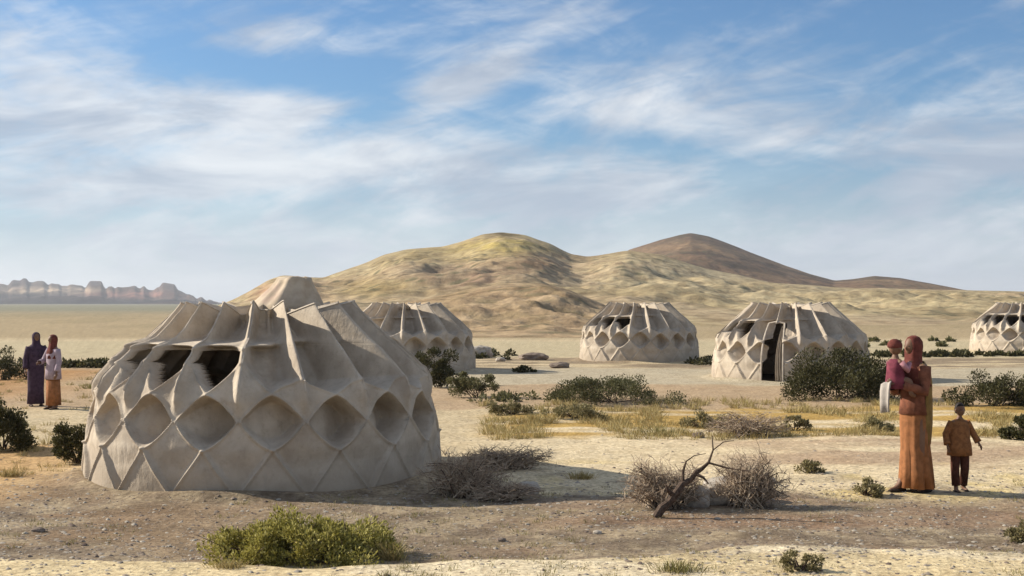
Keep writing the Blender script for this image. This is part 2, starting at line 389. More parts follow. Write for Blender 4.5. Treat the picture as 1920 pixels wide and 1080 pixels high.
# ------------------------------------------------------------ hills
def hill(name, label, pts, Yr, Yb, back, palette, u_res=420, v_res=110, seed=0, gully=0.16, pw=1.25, fade=(0, 0), nz=0.012, masks=(), jag=0):
    P_ = np.array(pts, float)
    pxs = np.linspace(P_[0, 0], P_[-1, 0], u_res)
    ry = np.interp(pxs, P_[:, 0], P_[:, 1])
    if jag: ry = ry + jag * (fbm(pxs / 26., pxs * 0 + 3.3, 4, seed + 2) - .5) + jag * .5 * (vn(pxs / 9., pxs * 0 + 7, seed + 4) > .6)
    k = np.array([1, 2, 3, 2, 1.]); k /= k.sum()
    ry = np.convolve(np.pad(ry, 2, 'edge'), k, 'valid')
    u = (pxs - 960) / F
    Yrv = Yr * (1 + 0.12 * (fbm(u * 6, u * 0 + 2, 3, seed) - 0.5))
    zr = CAM_H + (HY - ry) / F * Yrv
    t = np.concatenate([np.linspace(0, 1, v_res), 1 + np.linspace(0.02, 1, 30)])
    U, T = np.meshgrid(u, t); ZR = np.tile(zr, (len(t), 1)); YR = np.tile(Yrv, (len(t), 1))
    Yd = np.where(T <= 1, Yb + (YR - Yb) * T, YR + (back - Yr) * (T - 1))
    Xd = U * Yd
    s = np.where(T <= 1, np.clip(T, 0, 1) ** pw, np.clip(1 - (T - 1) ** 1.3, 0, 1))
    L = Yr * 0.12
    g = 1 - np.abs(2 * fbm(Xd / L * 1.3 + 0.7 * fbm(Xd / L, Yd / L, 3, seed + 5), Yd / L * 0.45, 5, seed + 3) - 1)
    g2 = fbm(Xd / L * 4, Yd / L * 2.5, 5, seed + 9)
    bell = np.clip(4 * T * (1 - T), 0, 1) * (T <= 1)
    Zd = ZR * s + ZR * gully * (g - 0.75) * bell + Yr * nz * (g2 - 0.5) * (bell * 0.8 + 0.10 * (T > .9))
    # keep the front below the skyline
    lim = CAM_H + (ZR - CAM_H) / YR * Yd
    Zd = np.where(T < 1, np.minimum(Zd, lim - 0.002 * Yd * (1 - T)), Zd)
    Zd = Zd - 0.8 * (T == 0) - 1.5 * (T >= 2)
    V = np.stack([Xd, Yd, Zd], -1).reshape(-1, 3)
    nu, nv = len(u), len(t); idx = np.arange(nu * nv).reshape(nv, nu)
    q = np.stack([idx[:-1, :-1], idx[:-1, 1:], idx[1:, 1:], idx[1:, :-1]], -1).reshape(-1, 4)
    x, y, z = V.T
    m1 = fbm(x / L * 2, y / L * 1.2 + z / L * 6, 5, seed + 20); m2 = fbm(x / L * 9, y / L * 5 + z / L * 10, 4, seed + 30)
    C = np.tile(np.array(srgb(*palette[0])), (len(x), 1))
    C = blendc(C, smooth(.42, .60, m1), srgb(*palette[1]))
    C = blendc(C, smooth(.50, .64, m2) * 0.5, srgb(*palette[2]))
    if len(palette) > 3: C = blendc(C, smooth(.5, .66, fbm(x / L * 1.1 + 4, y / L * .8 + z / L * 9, 4, seed + 40)), srgb(*palette[3]))
    ax = 960 + F * x / y; ayy = HY - F * (z - CAM_H) / y
    for (mx, my, wx, wy, col, stg) in masks:
        mm = np.exp(-((ax - mx) / wx) ** 2 - ((ayy - my) / wy) ** 2) * stg * (0.55 + 0.9 * smooth(.35, .6, m2))
        C = blendc(C, np.clip(mm, 0, 1), srgb(*col))
    C = C * (0.8 + 0.4 * fbm(x / L * 30, y / L * 20, 3, seed + 60))[:, None] * 0.76
    o = mesh_np(name, V, q, M['hill'], smooth_=True); set_col(o, np.clip(C, 0, .85))
    tagit(o, label, kind='structure')
    return o

hill('foothill', 'low rounded brownish foothill in front of the main hill',
     [(470, 640), (560, 612), (640, 592), (720, 575), (830, 553), (900, 538), (960, 530), (1020, 532), (1070, 545), (1130, 570), (1200, 600), (1280, 625), (1340, 645)],
     170, 78, 330, [(184, 160, 128), (172, 148, 116), (144, 126, 92), (186, 166, 132)], u_res=300, seed=4, gully=0.24, pw=1.1, nz=.016)
hill('hill', 'broad ochre desert hill with scrub on its slopes',
     [(380, 585), (440, 560), (465, 547), (505, 524), (530, 516), (575, 519), (605, 520), (640, 508), (685, 493), (720, 477), (760, 467), (830, 463), (870, 452), (905, 440), (940, 436), (985, 441), (1030, 455), (1070, 476), (1100, 482), (1180, 470), (1240, 478), (1330, 505), (1450, 530), (1560, 538), (1700, 542), (1920, 547), (2300, 549), (2700, 575)],
     430, 120, 760, [(190, 173, 138), (178, 160, 124), (148, 132, 98), (184, 164, 134)], u_res=620, v_res=150, seed=11, gully=0.19, pw=1.35, nz=.016,
     masks=[(930, 462, 110, 22, (198, 178, 108), .65), (790, 480, 90, 14, (164, 146, 104), .6), (1010, 490, 90, 18, (168, 140, 110), .7), (1290, 515, 170, 22, (196, 180, 146), .7),
            (880, 525, 110, 22, (152, 128, 106), .8), (1600, 570, 260, 24, (188, 172, 136), .7), (540, 545, 60, 16, (196, 150, 118), .8), (945, 440, 30, 6, (110, 95, 60), 1.0), (700, 540, 90, 25, (170, 150, 108), .7)])
hill('hill', 'dark brown peaked hill on the right behind the ochre slopes',
     [(1040, 560), (1120, 500), (1180, 468), (1240, 449), (1275, 440), (1295, 437), (1330, 443), (1370, 458), (1420, 478), (1470, 497), (1520, 514), (1565, 526), (1600, 523), (1640, 517), (1690, 521), (1750, 532), (1810, 544), (1950, 556), (2100, 575)],
     900, 420, 1500, [(130, 106, 84), (108, 90, 74), (84, 76, 58), (144, 120, 94)], u_res=420, seed=31, gully=0.14, pw=1.1, nz=0.008)
hill('mountain', 'distant reddish mesa with blocky outcrops on the left horizon',
     [(-700, 560), (-420, 535), (-200, 540), (-60, 527), (0, 528), (16, 530), (22, 520), (50, 521), (58, 529), (120, 532), (160, 537), (165, 528), (190, 529), (197, 538), (250, 537), (298, 539), (304, 529), (328, 531), (336, 543), (362, 552), (400, 566), (470, 575)],
     3200, 2100, 5200, [(86, 66, 62), (64, 52, 54), (118, 98, 86), (46, 40, 46)], u_res=700, seed=51, gully=0.6, pw=1.5, nz=0.016, jag=9, masks=[(35, 526, 18, 7, (70, 55, 58), 1.0), (176, 533, 16, 6, (70, 55, 58), 1.0), (316, 535, 16, 6, (80, 64, 64), 1.0), (100, 545, 90, 6, (200, 176, 150), .9), (250, 552, 80, 6, (160, 112, 98), .9)])

# ------------------------------------------------------------ woven tents
NC = 18
PZ = [0, .35, .75, 1.05, 1.27, 1.45, 1.58, 1.70, 1.80, 1.91, 2.02, 2.13]
PR = [2.20, 2.18, 2.14, 2.04, 1.91, 1.74, 1.60, 1.45, 1.34, 1.21, 1.10, 1.02]
def sm(a, b, x_): t_ = np.clip((x_ - a) / (b - a), 0, 1); return t_ * t_ * (3 - 2 * t_)
def make_tent(label, px, py, phase=0.0, open_deg=(-80, 5), door=None, seed=0, inset=0.13, crown=False, res=24, nz=90, group='woven dome tents of the camp'):
    x0, y0 = G(px, py)
    view = math.atan2(x0, y0)
    t = thing('woven_tent', label, 'tent', (x0, y0, gz1(x0, y0) - 0.01), -view, group)
    rnd = random.Random(seed); step = 2 * math.pi / NC
    jw = np.array([rnd.uniform(.82, 1.18) for _ in range(NC)]); jr = np.array([rnd.uniform(-.05, .05) for _ in range(NC)]); jz = np.array([rnd.uniform(-.035, .035) for _ in range(NC)])
    dn_ = (door if door is not None else 999)
    def skin(ph, z):
        """outer skin of the dome: position of (angle, height), with its pockets and pleats; returns xyz and the openings mask"""
        ph = np.asarray(ph, float); z = np.asarray(z, float)
        u = (ph - phase) / step; lean = .05 * np.sin(ph * 2 + seed) * sm(.8, 2.1, z); u = u + lean
        col_ = np.round(u).astype(int) % NC; du = u - np.round(u); A = jw[col_]; zo = jz[col_]
        dd = np.degrees((ph + np.pi) % (2 * np.pi) - np.pi)
        on = sm(open_deg[0] - 8, open_deg[0] + 2, dd) * (1 - sm(open_deg[1] - 2, open_deg[1] + 8, dd))
        r = np.interp(z, PZ, PR)
        # base: broad overlapping leaves, their edges sweeping down from the pocket row
        e0 = .50 * np.abs(np.abs(du) * 2 - 0) + 0.0                     # crease runs from the pocket foot down to the ground between columns
        zc = .50 - 1.0 * np.abs(du)
        r = r - .045 * sm(-.02, .03, z - zc - zo) * (1 - sm(.30, .55, z)) + .035 * np.exp(-((z - zc - zo) / .035) ** 2) * (z < .56)
        # row of leaf shaped pockets, deepest towards their right end
        q_ = np.clip(np.abs(du) / .47, 0, 1); hh = .30 * (1 - q_ ** 1.55)
        v = (z - .80 - zo) / np.maximum(hh, 1e-4); inside = np.clip(1 - np.abs(v), 0, 1)
        side_ = .22 + .78 * sm(-.47, .36, du)
        wallr = sm(.0, .38, inside) * sm(.0, .10, .47 - np.abs(du))
        r = r - .34 * A * wallr * side_ * (hh > .004)
        r = r + .028 * np.exp(-((np.abs(z - .80 - zo) - hh) / .022) ** 2) * (np.abs(du) < .49)
        # tall tapering pleats: proud ridges between the columns, hollows in the columns
        g = sm(-.5, -.34, du) * (1 - sm(.0 * on + .20 * (1 - on), .48, du))
        zv = 1.12 + (.75 * on + .34 * (1 - on)) * np.abs(du) ** 1.15 + zo                        # pointed lower edge of the second hollow
        sc2 = sm(.0, .07, z - zv) * (1 - sm(1.60, 1.66, z))
        sc3 = sm(1.655, 1.72, z)
        D3 = .20 + .13 * np.sin(np.clip((z - 1.66) / .47, 0, 1) * np.pi) + .03 * np.sin(z * 40) * 0
        cont = sm(.0, .035, z - zv) * (.52 - .15 * np.exp(-((z - 1.69) / .05) ** 2) + .03 * sm(1.75, 1.9, z) - .12 * sm(1.98, 2.13, z))   # one long hollow where the pleat is closed
        dep = on * (sc2 * .31 + sc3 * D3) + (1 - on) * cont
        r = r - dep * A * g
        ridge = np.exp(-((np.abs(du) - .5) / .085) ** 2)
        r = r + .075 * np.exp(-(((du - .06) / .10) ** 2)) * sm(1.66, 1.82, z) * A            # a finer fold between two pleats near the rim
        r = r + ridge * .135 * sm(.85, 1.20, z) * (1 - .35 * sm(1.9, 2.13, z))
        r = r + .06 * np.exp(-(du / .30) ** 2) * sm(.98, 1.12, z) * (1 - sm(.0, .05, z - zv)) + .022 * np.exp(-((z - zv) / .02) ** 2) * (z < 1.6) * (z > 1.1)
        r = r + on * (.05 * np.exp(-((z - 1.625) / .03) ** 2)) - on * inset * sm(1.64, 1.74, z) * (1 - .55 * sm(1.8, 2.13, z))
        P3 = (ph * 2.2, z * 2.2)
        r = r + .045 * (fbm(ph * 3.3 + seed, z * 2.6, 3, 90 + seed) - .5) + .008 * (fbm(ph * 16, z * 5 + ph * 3, 3, 95 + seed) - .5)
        zz = z + sm(1.75, 2.13, z) * (jr[np.floor(u + .5).astype(int) % NC] * .35 + .025 * ridge - .10 * g * A)
        cdeg = np.degrees((np.round(u) * step + phase + np.pi) % (2 * np.pi) - np.pi)
        hole = (cdeg > open_deg[0]) & (cdeg < open_deg[1]) & (z > zv + .035) & (z < 1.585) & (du > -.44) & (du < .44)
        if door is not None:
            dl = (ph - math.radians(door) + np.pi) % (2 * np.pi) - np.pi
            hole |= (np.abs(dl) * 2.1 < .27 + .03 * np.sin(z * 5)) & (z < 1.58)
        return r * np.sin(ph), -r * np.cos(ph), zz, hole
    n = NC * res
    def sheet(name, z0, z1, k):
        ph = np.arange(n) * 2 * np.pi / n; zs = np.linspace(z0, z1, k)
        PH, Z_ = np.meshgrid(ph, zs); X_, Y_, Zz, _ = skin(PH, Z_)
        pc = ph + np.pi / n; PHc, Zc = np.meshgrid(pc, (zs[1:] + zs[:-1]) / 2); hole = skin(PHc, Zc)[3].ravel()
        id_ = np.arange(n * k).reshape(k, n)
        q = np.stack([id_[:-1], np.roll(id_, -1, 1)[:-1], np.roll(id_, -1, 1)[1:], id_[1:]], -1).reshape(-1, 4)[~hole]
        o = mesh_np(name, np.stack([X_, Y_, Zz], -1).reshape(-1, 3), q, M['fabric'], t, True)
        m_ = o.modifiers.new('cloth', 'SOLIDIFY'); m_.thickness = .012; m_.offset = -1
        return o
    sheet('wall_panels', 0, 1.65, nz); sheet('roof_pleats', 1.65, 2.13, nz // 2)
    def line(pts, rad=.010, lift=.004):
        a_ = np.array(pts); X_, Y_, Zz, _ = skin(a_[:, 0], a_[:, 1]); s_ = 1 + lift / 2
        return [Vector((p[0] * s_, p[1] * s_, p[2])) for p in zip(X_, Y_, Zz)]
    pipe = MB()
    for i in range(NC):
        pm = phase + (i + .5) * step; dd = math.degrees((pm + math.pi) % (2 * math.pi) - math.pi)
        if door is not None and abs((dd - door + 180) % 360 - 180) < 9: continue
        pipe.tube(line([(pm, z) for z in np.linspace(1.15, 2.13, 26)]), .012, 4)
    pipe.tube(line([(a, 2.13) for a in np.linspace(0, 2 * np.pi, n + 1)]), .011, 4)
    pipe.build('seam_piping', M['piping'], t)
    X_, Y_, Zz, _ = skin(np.arange(n) * 2 * np.pi / n, np.full(n, 2.13))
    cap = MB(); sh = lambda f_, dz: [Vector((a * f_, b * f_, c + dz)) for a, b, c in zip(X_, Y_, Zz)]
    cap.loft([sh(1, 0), sh(.6, -.08), sh(.12, -.03)], cap=False); cap.poly(sh(.12, -.03)); cap.build('roof_cap', M['fabric'], t)
    if crown:                                                # low tan hood over the smoke hole
        cr = MB(); rr_ = []
        for z, r_, am in [(2.0, .50, .03), (2.14, .42, .06), (2.24, .34, .08), (2.33, .27, .08), (2.40, .23, .06), (2.45, .21, .04), (2.46, .12, .02)]:
            rr_.append([Vector((.36 - .36 * min(1, r_ - .17) + r_ * (1 + am * math.sin(9 * a)) * math.cos(a), r_ * math.sin(a) * (1 + am * math.sin(9 * a)), z + .02 * math.sin(3 * a))) for a in np.linspace(0, 2 * math.pi, 54, endpoint=False)])
        cr.loft(rr_); cr.build('crown_hood', M['hood'], t, True)
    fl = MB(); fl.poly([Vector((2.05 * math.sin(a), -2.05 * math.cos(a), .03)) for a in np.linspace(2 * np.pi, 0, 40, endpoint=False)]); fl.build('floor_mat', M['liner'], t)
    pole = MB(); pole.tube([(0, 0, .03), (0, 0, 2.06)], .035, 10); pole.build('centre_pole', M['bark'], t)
    if door is not None:
        a = math.radians(door); dm = MB(); cl = MB()
        def dp(off, z, add=0.03):
            r = np.interp(z, PZ, PR) + add; ang = a + off / 2.1
            return Vector((r * math.sin(ang), -r * math.cos(ang), z))
        for sg in (-1, 1): dm.tube([dp(sg * .28, z, .02) for z in np.linspace(0, 1.58, 9)], 0.026, 6)
        dm.tube([dp(-.28, 1.58, .02), dp(0, 1.63, .06), dp(.28, 1.58, .02)], 0.026, 6); dm.build('door_frame', M['piping'], t)
        zs = np.linspace(0.06, 1.52, 14)
        R2 = [[dp(.27 - (.035 - .014 * z) * j - .05 * math.sin(z * 2) , z, 0.0 + 0.035 * ((j % 2) * 2 - 1)) for j in range(6)] for z in zs]
        for i_ in range(13):
            for j in range(5): cl.poly([R2[i_][j], R2[i_][j + 1], R2[i_ + 1][j + 1], R2[i_ + 1][j]])
        cl.build('door_curtain', M['fabric'], t, True)
    return t
make_tent('large woven beige dome tent nearest the camera, with leaf shaped pockets and a tan hood', *TENT[0], phase=0.03, open_deg=(-95, 1), seed=1, crown=True, res=48, nz=190)
make_tent('woven dome tent half hidden behind the right shoulder of the nearest tent', *TENT[1], phase=0.12, open_deg=(-75, -40), seed=2)
make_tent('woven dome tent in mid distance standing alone left of the tent with the doorway', *TENT[2], phase=0.02, open_deg=(-62, -14), seed=3)
make_tent('woven dome tent with a tall dark doorway behind the big dark shrub', *TENT[3], phase=-0.05, open_deg=(-68, -30), door=-13, seed=4, res=26, nz=100)
make_tent('farthest woven dome tent, cut off by the right edge behind the people', *TENT[4], phase=0.1, open_deg=(-72, 10), seed=5)

# ------------------------------------------------------------ shrubs
rng = np.random.default_rng(7)
def leaf_cards(P, D, ls, rng, wr=0.5):
    """small pointed leaf quads at points P, growing roughly along D"""
    n = len(P)
    D = D + rng.normal(0, .55, (n, 3)); D /= np.linalg.norm(D, axis=1)[:, None]
    S_ = np.cross(D, rng.normal(0, 1, (n, 3))); S_ /= np.maximum(np.linalg.norm(S_, axis=1)[:, None], 1e-6)
    L_ = (ls * rng.uniform(.6, 1.35, n))[:, None]
    a = P; b = P + D * L_ * .5 + S_ * L_ * wr * .5; c = P + D * L_; d_ = P + D * L_ * .5 - S_ * L_ * wr * .5
    V = np.stack([a, b, c, d_], 1).reshape(-1, 3)
    return V, np.arange(4 * n).reshape(n, 4)
def make_shrub(label, px, py, wpx, hpx, mat, leaves=5000, ls=0.05, clumps=26, depth=None, seed=0, name='shrub', group=None, lean=0.0, wr=0.5, stems=14, gap=0.35):
    x0, y0 = G(px, py); sc = y0 / F; W = wpx * sc * .5; H = hpx * sc; Dp = depth if depth else W * .75
    y0 += Dp * .8; x0 = (px - 960) / F * y0
    t = thing(name, label, 'bush', (x0, y0, gz1(x0, y0) - .01), 0, group)
    r = np.random.default_rng(seed + 100)
    ang = r.uniform(0, 2 * np.pi, clumps); el = np.arccos(r.uniform(0.02, 1, clumps)); rr = r.uniform(.35, 1.0, clumps) ** .6
    prof = 0.72 + 0.42 * r.random(clumps)
    cc = np.stack([np.cos(ang) * np.sin(el) * W * rr * prof + lean * W * np.cos(el), np.sin(ang) * np.sin(el) * Dp * rr * prof, np.cos(el) * H * .86 * rr * prof + H * .08], 1)
    cs = r.uniform(.13, .30, clumps) * min(W, H * 1.6)
    k = r.integers(0, clumps, leaves)
    dirn = r.normal(0, 1, (leaves, 3)); dirn /= np.linalg.norm(dirn, axis=1)[:, None]
    P = cc[k] + dirn * (cs[k] * r.random(leaves) ** .45)[:, None] * np.array([1, 1, .8])
    P[:, 2] = np.where(P[:, 2] < 0.01, np.abs(P[:, 2]) * .5 + .01, P[:, 2])
    D = dirn * .6 + np.array([0, 0, .6]); D = D + P / max(W, H) * .5
    V, f = leaf_cards(P, D, ls, r, wr)
    mesh_np('foliage', V, f, mat, t)
    st = MB(); rn = random.Random(seed)
    for j in range(min(stems, clumps)):
        c = Vector(cc[j]); b0 = Vector((rn.uniform(-.1, .1) * W, rn.uniform(-.1, .1) * Dp, -.02))
        m_ = b0.lerp(c, .5) + Vector((rn.uniform(-.1, .1) * W, 0, rn.uniform(0, .12) * H))
        st.tube([b0, m_, c], [0.012, .008, .003], 4)
        for _ in range(3):
            e = c + Vector([rn.uniform(-1, 1) * cs[j] * 1.2 for _ in range(3)]); e.z = max(e.z, .02)
            st.tube([m_.lerp(c, rn.uniform(.3, 1)), e], [0.005, .002], 3)
    st.build('stems', M['bark'], t)
    return t
def make_brush(label, px, py, wpx, hpx, n=160, seed=0, name='dry_brush', rad=0.004, upward=.7, group=None):
    """dry tangled brushwood of thin curving twigs"""
    x0, y0 = G(px, py); sc = y0 / F; W = wpx * sc * .5; H = hpx * sc
    y0 += W * .35; x0 = (px - 960) / F * y0
    t = thing(name, label, 'brushwood', (x0, y0, gz1(x0, y0)), 0, group)
    rn = random.Random(seed); mb = MB(); thick = MB()
    for j in range(n):
        a = rn.uniform(0, 2 * math.pi); e = rn.uniform(.05, 1.2)
        L = rn.uniform(.45, 1.0)
        tip = Vector((math.cos(a) * math.cos(e) * W * L * 1.15, math.sin(a) * math.cos(e) * W * .7 * L, math.sin(e) * H * L * 1.05 + .02))
        b0 = Vector((rn.gauss(0, .16) * W, rn.gauss(0, .15) * W, 0))
        mid = b0.lerp(tip, .5) + Vector((rn.uniform(-.12, .12) * W, rn.uniform(-.12, .12) * W, rn.uniform(.05, .25) * H))
        q2 = mid.lerp(tip, .5) + Vector((rn.uniform(-.06, .06) * W, rn.uniform(-.06, .06) * W, rn.uniform(0, .1) * H))
        r0 = rad * rn.uniform(.8, 2.0)
        (thick if j % 9 == 0 else mb).tube([b0, mid, q2, tip], [r0 * 1.6, r0 * 1.1, r0 * .8, r0 * .35], 3, cap=False)
        for _ in range(6):
            s0 = (mid if rn.random() < .4 else q2).lerp(tip, rn.uniform(0, .9))
            s1 = s0 + Vector((rn.uniform(-1, 1) * W * .22, rn.uniform(-1, 1) * W * .18, rn.uniform(-.5, 1) * H * .28)); s1.z = max(s1.z, .01)
            sm = s0.lerp(s1, .5) + Vector((rn.uniform(-1, 1), rn.uniform(-1, 1), rn.uniform(-1, 1))) * W * .04
            mb.tube([s0, sm, s1], [r0 * .6, r0 * .45, r0 * .25], 3, cap=False)
    mb.build('twigs', M['twig'], t)
    thick.build('branches', M['bark'], t)
    return t, (x0, y0)
def make_tuft(label, px, py, wpx, hpx, n=140, seed=0, mat='straw', group=None):
    x0, y0 = G(px, py); sc = y0 / F; W = wpx * sc * .5; H = hpx * sc
    t = grass_mesh('grass_tuft', x0, y0, W, H, n, seed, mat); t.location = (x0, y0, gz1(x0, y0) - .01)
    return tagit(t, label, 'grass tuft', group)
def blades(r, n, W, Dp, H, wid):
    base = np.stack([r.normal(0, .35, n) * W, r.normal(0, .35, n) * Dp, np.zeros(n)], 1)
    d = np.stack([base[:, 0] / W * .7 + r.normal(0, .35, n), base[:, 1] / Dp * .7 + r.normal(0, .35, n), np.ones(n)], 1)
    d /= np.linalg.norm(d, axis=1)[:, None]
    L_ = H * r.uniform(.4, 1.1, n)[:, None]
    s_ = np.cross(d, r.normal(0, 1, (n, 3))); s_ /= np.linalg.norm(s_, axis=1)[:, None]; s_ *= wid
    mid = base + d * L_ * .55; bend = d.copy(); bend[:, 2] *= .45
    tip = mid + bend * L_ * .5
    V = np.stack([base - s_, base + s_, mid + s_ * .7, mid - s_ * .7, tip], 1)
    return V
def blade_faces(n):
    b = np.arange(n)[:, None] * 5
    return [tuple(x) for x in (b + np.array([0, 1, 2, 3])).tolist()] + [tuple(x) for x in (b + np.array([3, 2, 4])).tolist()]
def grass_mesh(name, x0, y0, W, H, n, seed, mat):
    r = np.random.default_rng(seed + 500)
    V = blades(r, n, W, W * .7, H, max(0.003, 0.00022 * y0))
    return mesh_np(name, V.reshape(-1, 3), blade_faces(n), M[mat])

make_shrub('leafy yellow-green shrub in the foreground below the nearest tent', 562, 1070, 405, 76, M['leaf_green'], leaves=30000, ls=0.033, clumps=110, seed=1, stems=30, wr=.42)
make_shrub('big dark green shrub in front of the tent with the doorway', 1576, 754, 290, 106, M['leaf_dark'], leaves=20000, ls=0.055, clumps=44, seed=2)
make_shrub('low olive shrub lying in front of the mid-distance tent', 1145, 762, 280, 56, M['leaf_mid'], leaves=15000, ls=0.042, clumps=50, seed=3, lean=-.3)
make_shrub('dark rounded shrub touching the right flank of the nearest tent', 822, 726, 120, 84, M['leaf_dark'], leaves=7000, ls=0.06, clumps=20, seed=4)
make_shrub('small olive shrub on pale sand right of the nearest tent', 892, 748, 112, 60, M['leaf_olive'], leaves=6000, ls=0.045, clumps=18, seed=5)
make_shrub('dark spreading shrub behind the child at the right edge', 1866, 768, 190, 56, M['leaf_dark'], leaves=9000, ls=0.05, clumps=30, seed=6)
make_shrub('small dark shrub cut by the right edge beside the child', 1912, 828, 80, 52, M['leaf_dark'], leaves=2600, ls=0.05, clumps=16, seed=7)
make_shrub('dark shrub at the left edge behind the two standing figures', 0, 714, 110, 60, M['leaf_dark'], leaves=6000, ls=0.055, clumps=22, seed=8)
make_shrub('large dark green shrub cut by the left edge in front of the two figures', 8, 848, 150, 104, M['leaf_dark'], leaves=10000, ls=0.042, clumps=30, seed=9)
make_shrub('dark green shrub beside the left foot of the nearest tent', 148, 872, 118, 88, M['leaf_dark'], leaves=7000, ls=0.036, clumps=24, seed=10)
make_shrub('tiny olive shrub on the sand right of the brushwood pile', 1516, 890, 70, 26, M['leaf_dry'], leaves=900, ls=0.035, clumps=12, seed=11)
make_shrub('tiny grey-green shrub by the feet of the woman in rust', 1622, 934, 78, 34, M['leaf_dry'], leaves=1100, ls=0.032, clumps=14, seed=12)
make_shrub('small green shrub in the dry grass left of the people', 1490, 806, 60, 30, M['leaf_dry'], leaves=900, ls=0.05, clumps=10, seed=13)
make_shrub('dark low shrub near the stones in front of the hill', 986, 698, 46, 14, M['leaf_dark'], leaves=600, ls=0.09, clumps=9, seed=14)
make_shrub('olive shrub at the bottom right edge on pale sand', 1912, 1022, 60, 46, M['leaf_dry'], leaves=1100, ls=0.03, clumps=12, seed=15)
make_shrub('small olive shrub at the bottom edge of the picture', 1500, 1086, 90, 40, M['leaf_dry'], leaves=1200, ls=0.026, clumps=14, seed=16)

make_shrub('pale dry shrub at the left end of the yellow grass', 960, 778, 110, 28, M['leaf_dry'], leaves=2600, ls=0.045, clumps=20, seed=21)
make_shrub('pale dry shrub just below the low olive shrub in front of the mid-distance tent', 1075, 786, 120, 30, M['leaf_dry'], leaves=2800, ls=0.045, clumps=20, seed=22)
make_shrub('pale dry shrub in yellow grass left of the woman in rust', 1640, 812, 80, 28, M['leaf_dry'], leaves=2000, ls=0.04, clumps=16, seed=23)
make_shrub('pale dry shrub above the dead branch, touching the brown scrub', 1320, 800, 90, 28, M['leaf_dry'], leaves=2200, ls=0.04, clumps=16, seed=24)
# brushwood
make_brush('loose pile of dry brown brushwood lying on sand near the lower middle', 1245, 956, 190, 92, n=230, seed=3)
make_brush('upright dry bush of dense brown twigs on the right of the brushwood pile', 1402, 952, 170, 106, n=250, seed=4)
make_brush('dry brown brushwood heaped at the right foot of the nearest tent', 868, 932, 190, 84, n=240, seed=5)
make_brush('low dry brown scrub trailing away from the nearest tent', 950, 884, 200, 44, n=180, seed=6)
make_brush('dry twiggy scrub low on the sand beside small pale stones', 940, 938, 170, 34, n=130, seed=7)
make_brush('dry brown scrub in the yellow grass behind the brushwood pile', 1400, 818, 180, 46, n=170, seed=8)
def dead_branch():
    x0, y0 = G(1245, 968)
    t = thing('dead_branch', 'dark dead branch leaning up out of the brushwood with a thin forked tip', 'branch', (x0, y0 - .05, gz1(x0, y0)))
    k = y0 / F; rn = random.Random(5)
    def q(px, py, dy=0): return Vector(((px - 1245) * k, dy, (966 - py) * k))
    mb = MB(); mb.tube([q(1228, 966, 0), q(1240, 948, .02), q(1254, 938, .03), q(1268, 920, .04), q(1280, 905, .08), q(1296, 897, .1), q(1306, 883, .1), q(1318, 877, .12), q(1330, 866, .12)], [.042, .047, .036, .040, .034, .026, .029, .021, .015], 9)
    mb.tube([q(1262, 926, .04), q(1248, 912, -.04), q(1246, 902, -.06)], [.026, .018, .013], 6); mb.tube([q(1304, 886, .1), q(1318, 892, .04), q(1326, 902, .0)], [.02, .014, .009], 6)
    mb.tube([q(1280, 905, .08), q(1282, 880, .1), q(1286, 862, .05)], [.02, .014, .009], 5)
    mb.build('bough', M['bark'], t)
    tw = MB(); tw.tube([q(1330, 866, .12), q(1338, 842, .1), q(1337, 815, .13)], [.014, .009, .004], 5)
    tw.tube([q(1338, 842, .1), q(1356, 826, .06), q(1374, 822, .0)], [.008, .006, .003], 4)
    tw.tube([q(1330, 866, .12), q(1362, 874, .05), q(1402, 878, -.05)], [.012, .009, .004], 5)
    tw.tube([q(1286, 862, .05), q(1300, 850, .0), q(1322, 846, .0)], [.009, .006, .003], 4)
    tw.build('twig', M['bark'], t)
dead_branch()

# grass tufts that stand out
for i, (px_, py_, w_, h_, mt, lb) in enumerate([
    (1620, 812, 90, 26, 'straw', 'golden dry grass tuft just left of the woman in rust'),
    (1010, 790, 110, 30, 'straw', 'golden dry grass tuft on pale sand near the small olive shrub'),
    (1240, 812, 100, 26, 'straw_green', 'greenish dry grass tuft above the brushwood pile'),
    (1350, 790, 80, 24, 'straw', 'yellow dry grass tuft in front of the low bank, above the brown scrub'),
    (1090, 898, 60, 22, 'straw', 'lone straw tuft on bright sand between tent and brushwood'),
    (20, 892, 60, 24, 'straw', 'brown dry tuft on the sand at the left edge'),
    (180, 728, 70, 16, 'straw_green', 'dull green tuft left of the nearest tent near the two figures'),
    (1270, 1082, 110, 34, 'straw_green', 'green-tinged straw tuft at the bottom edge right of the leafy shrub'),
    (430, 1078, 80, 24, 'straw', 'straw tuft at the bottom edge below the leafy shrub'),
    (735, 1052, 60, 56, 'straw', 'pale dry grass tuft against the right side of the leafy shrub')]):
    make_tuft(lb, px_, py_, w_, h_, n=260, seed=i, mat=mt)

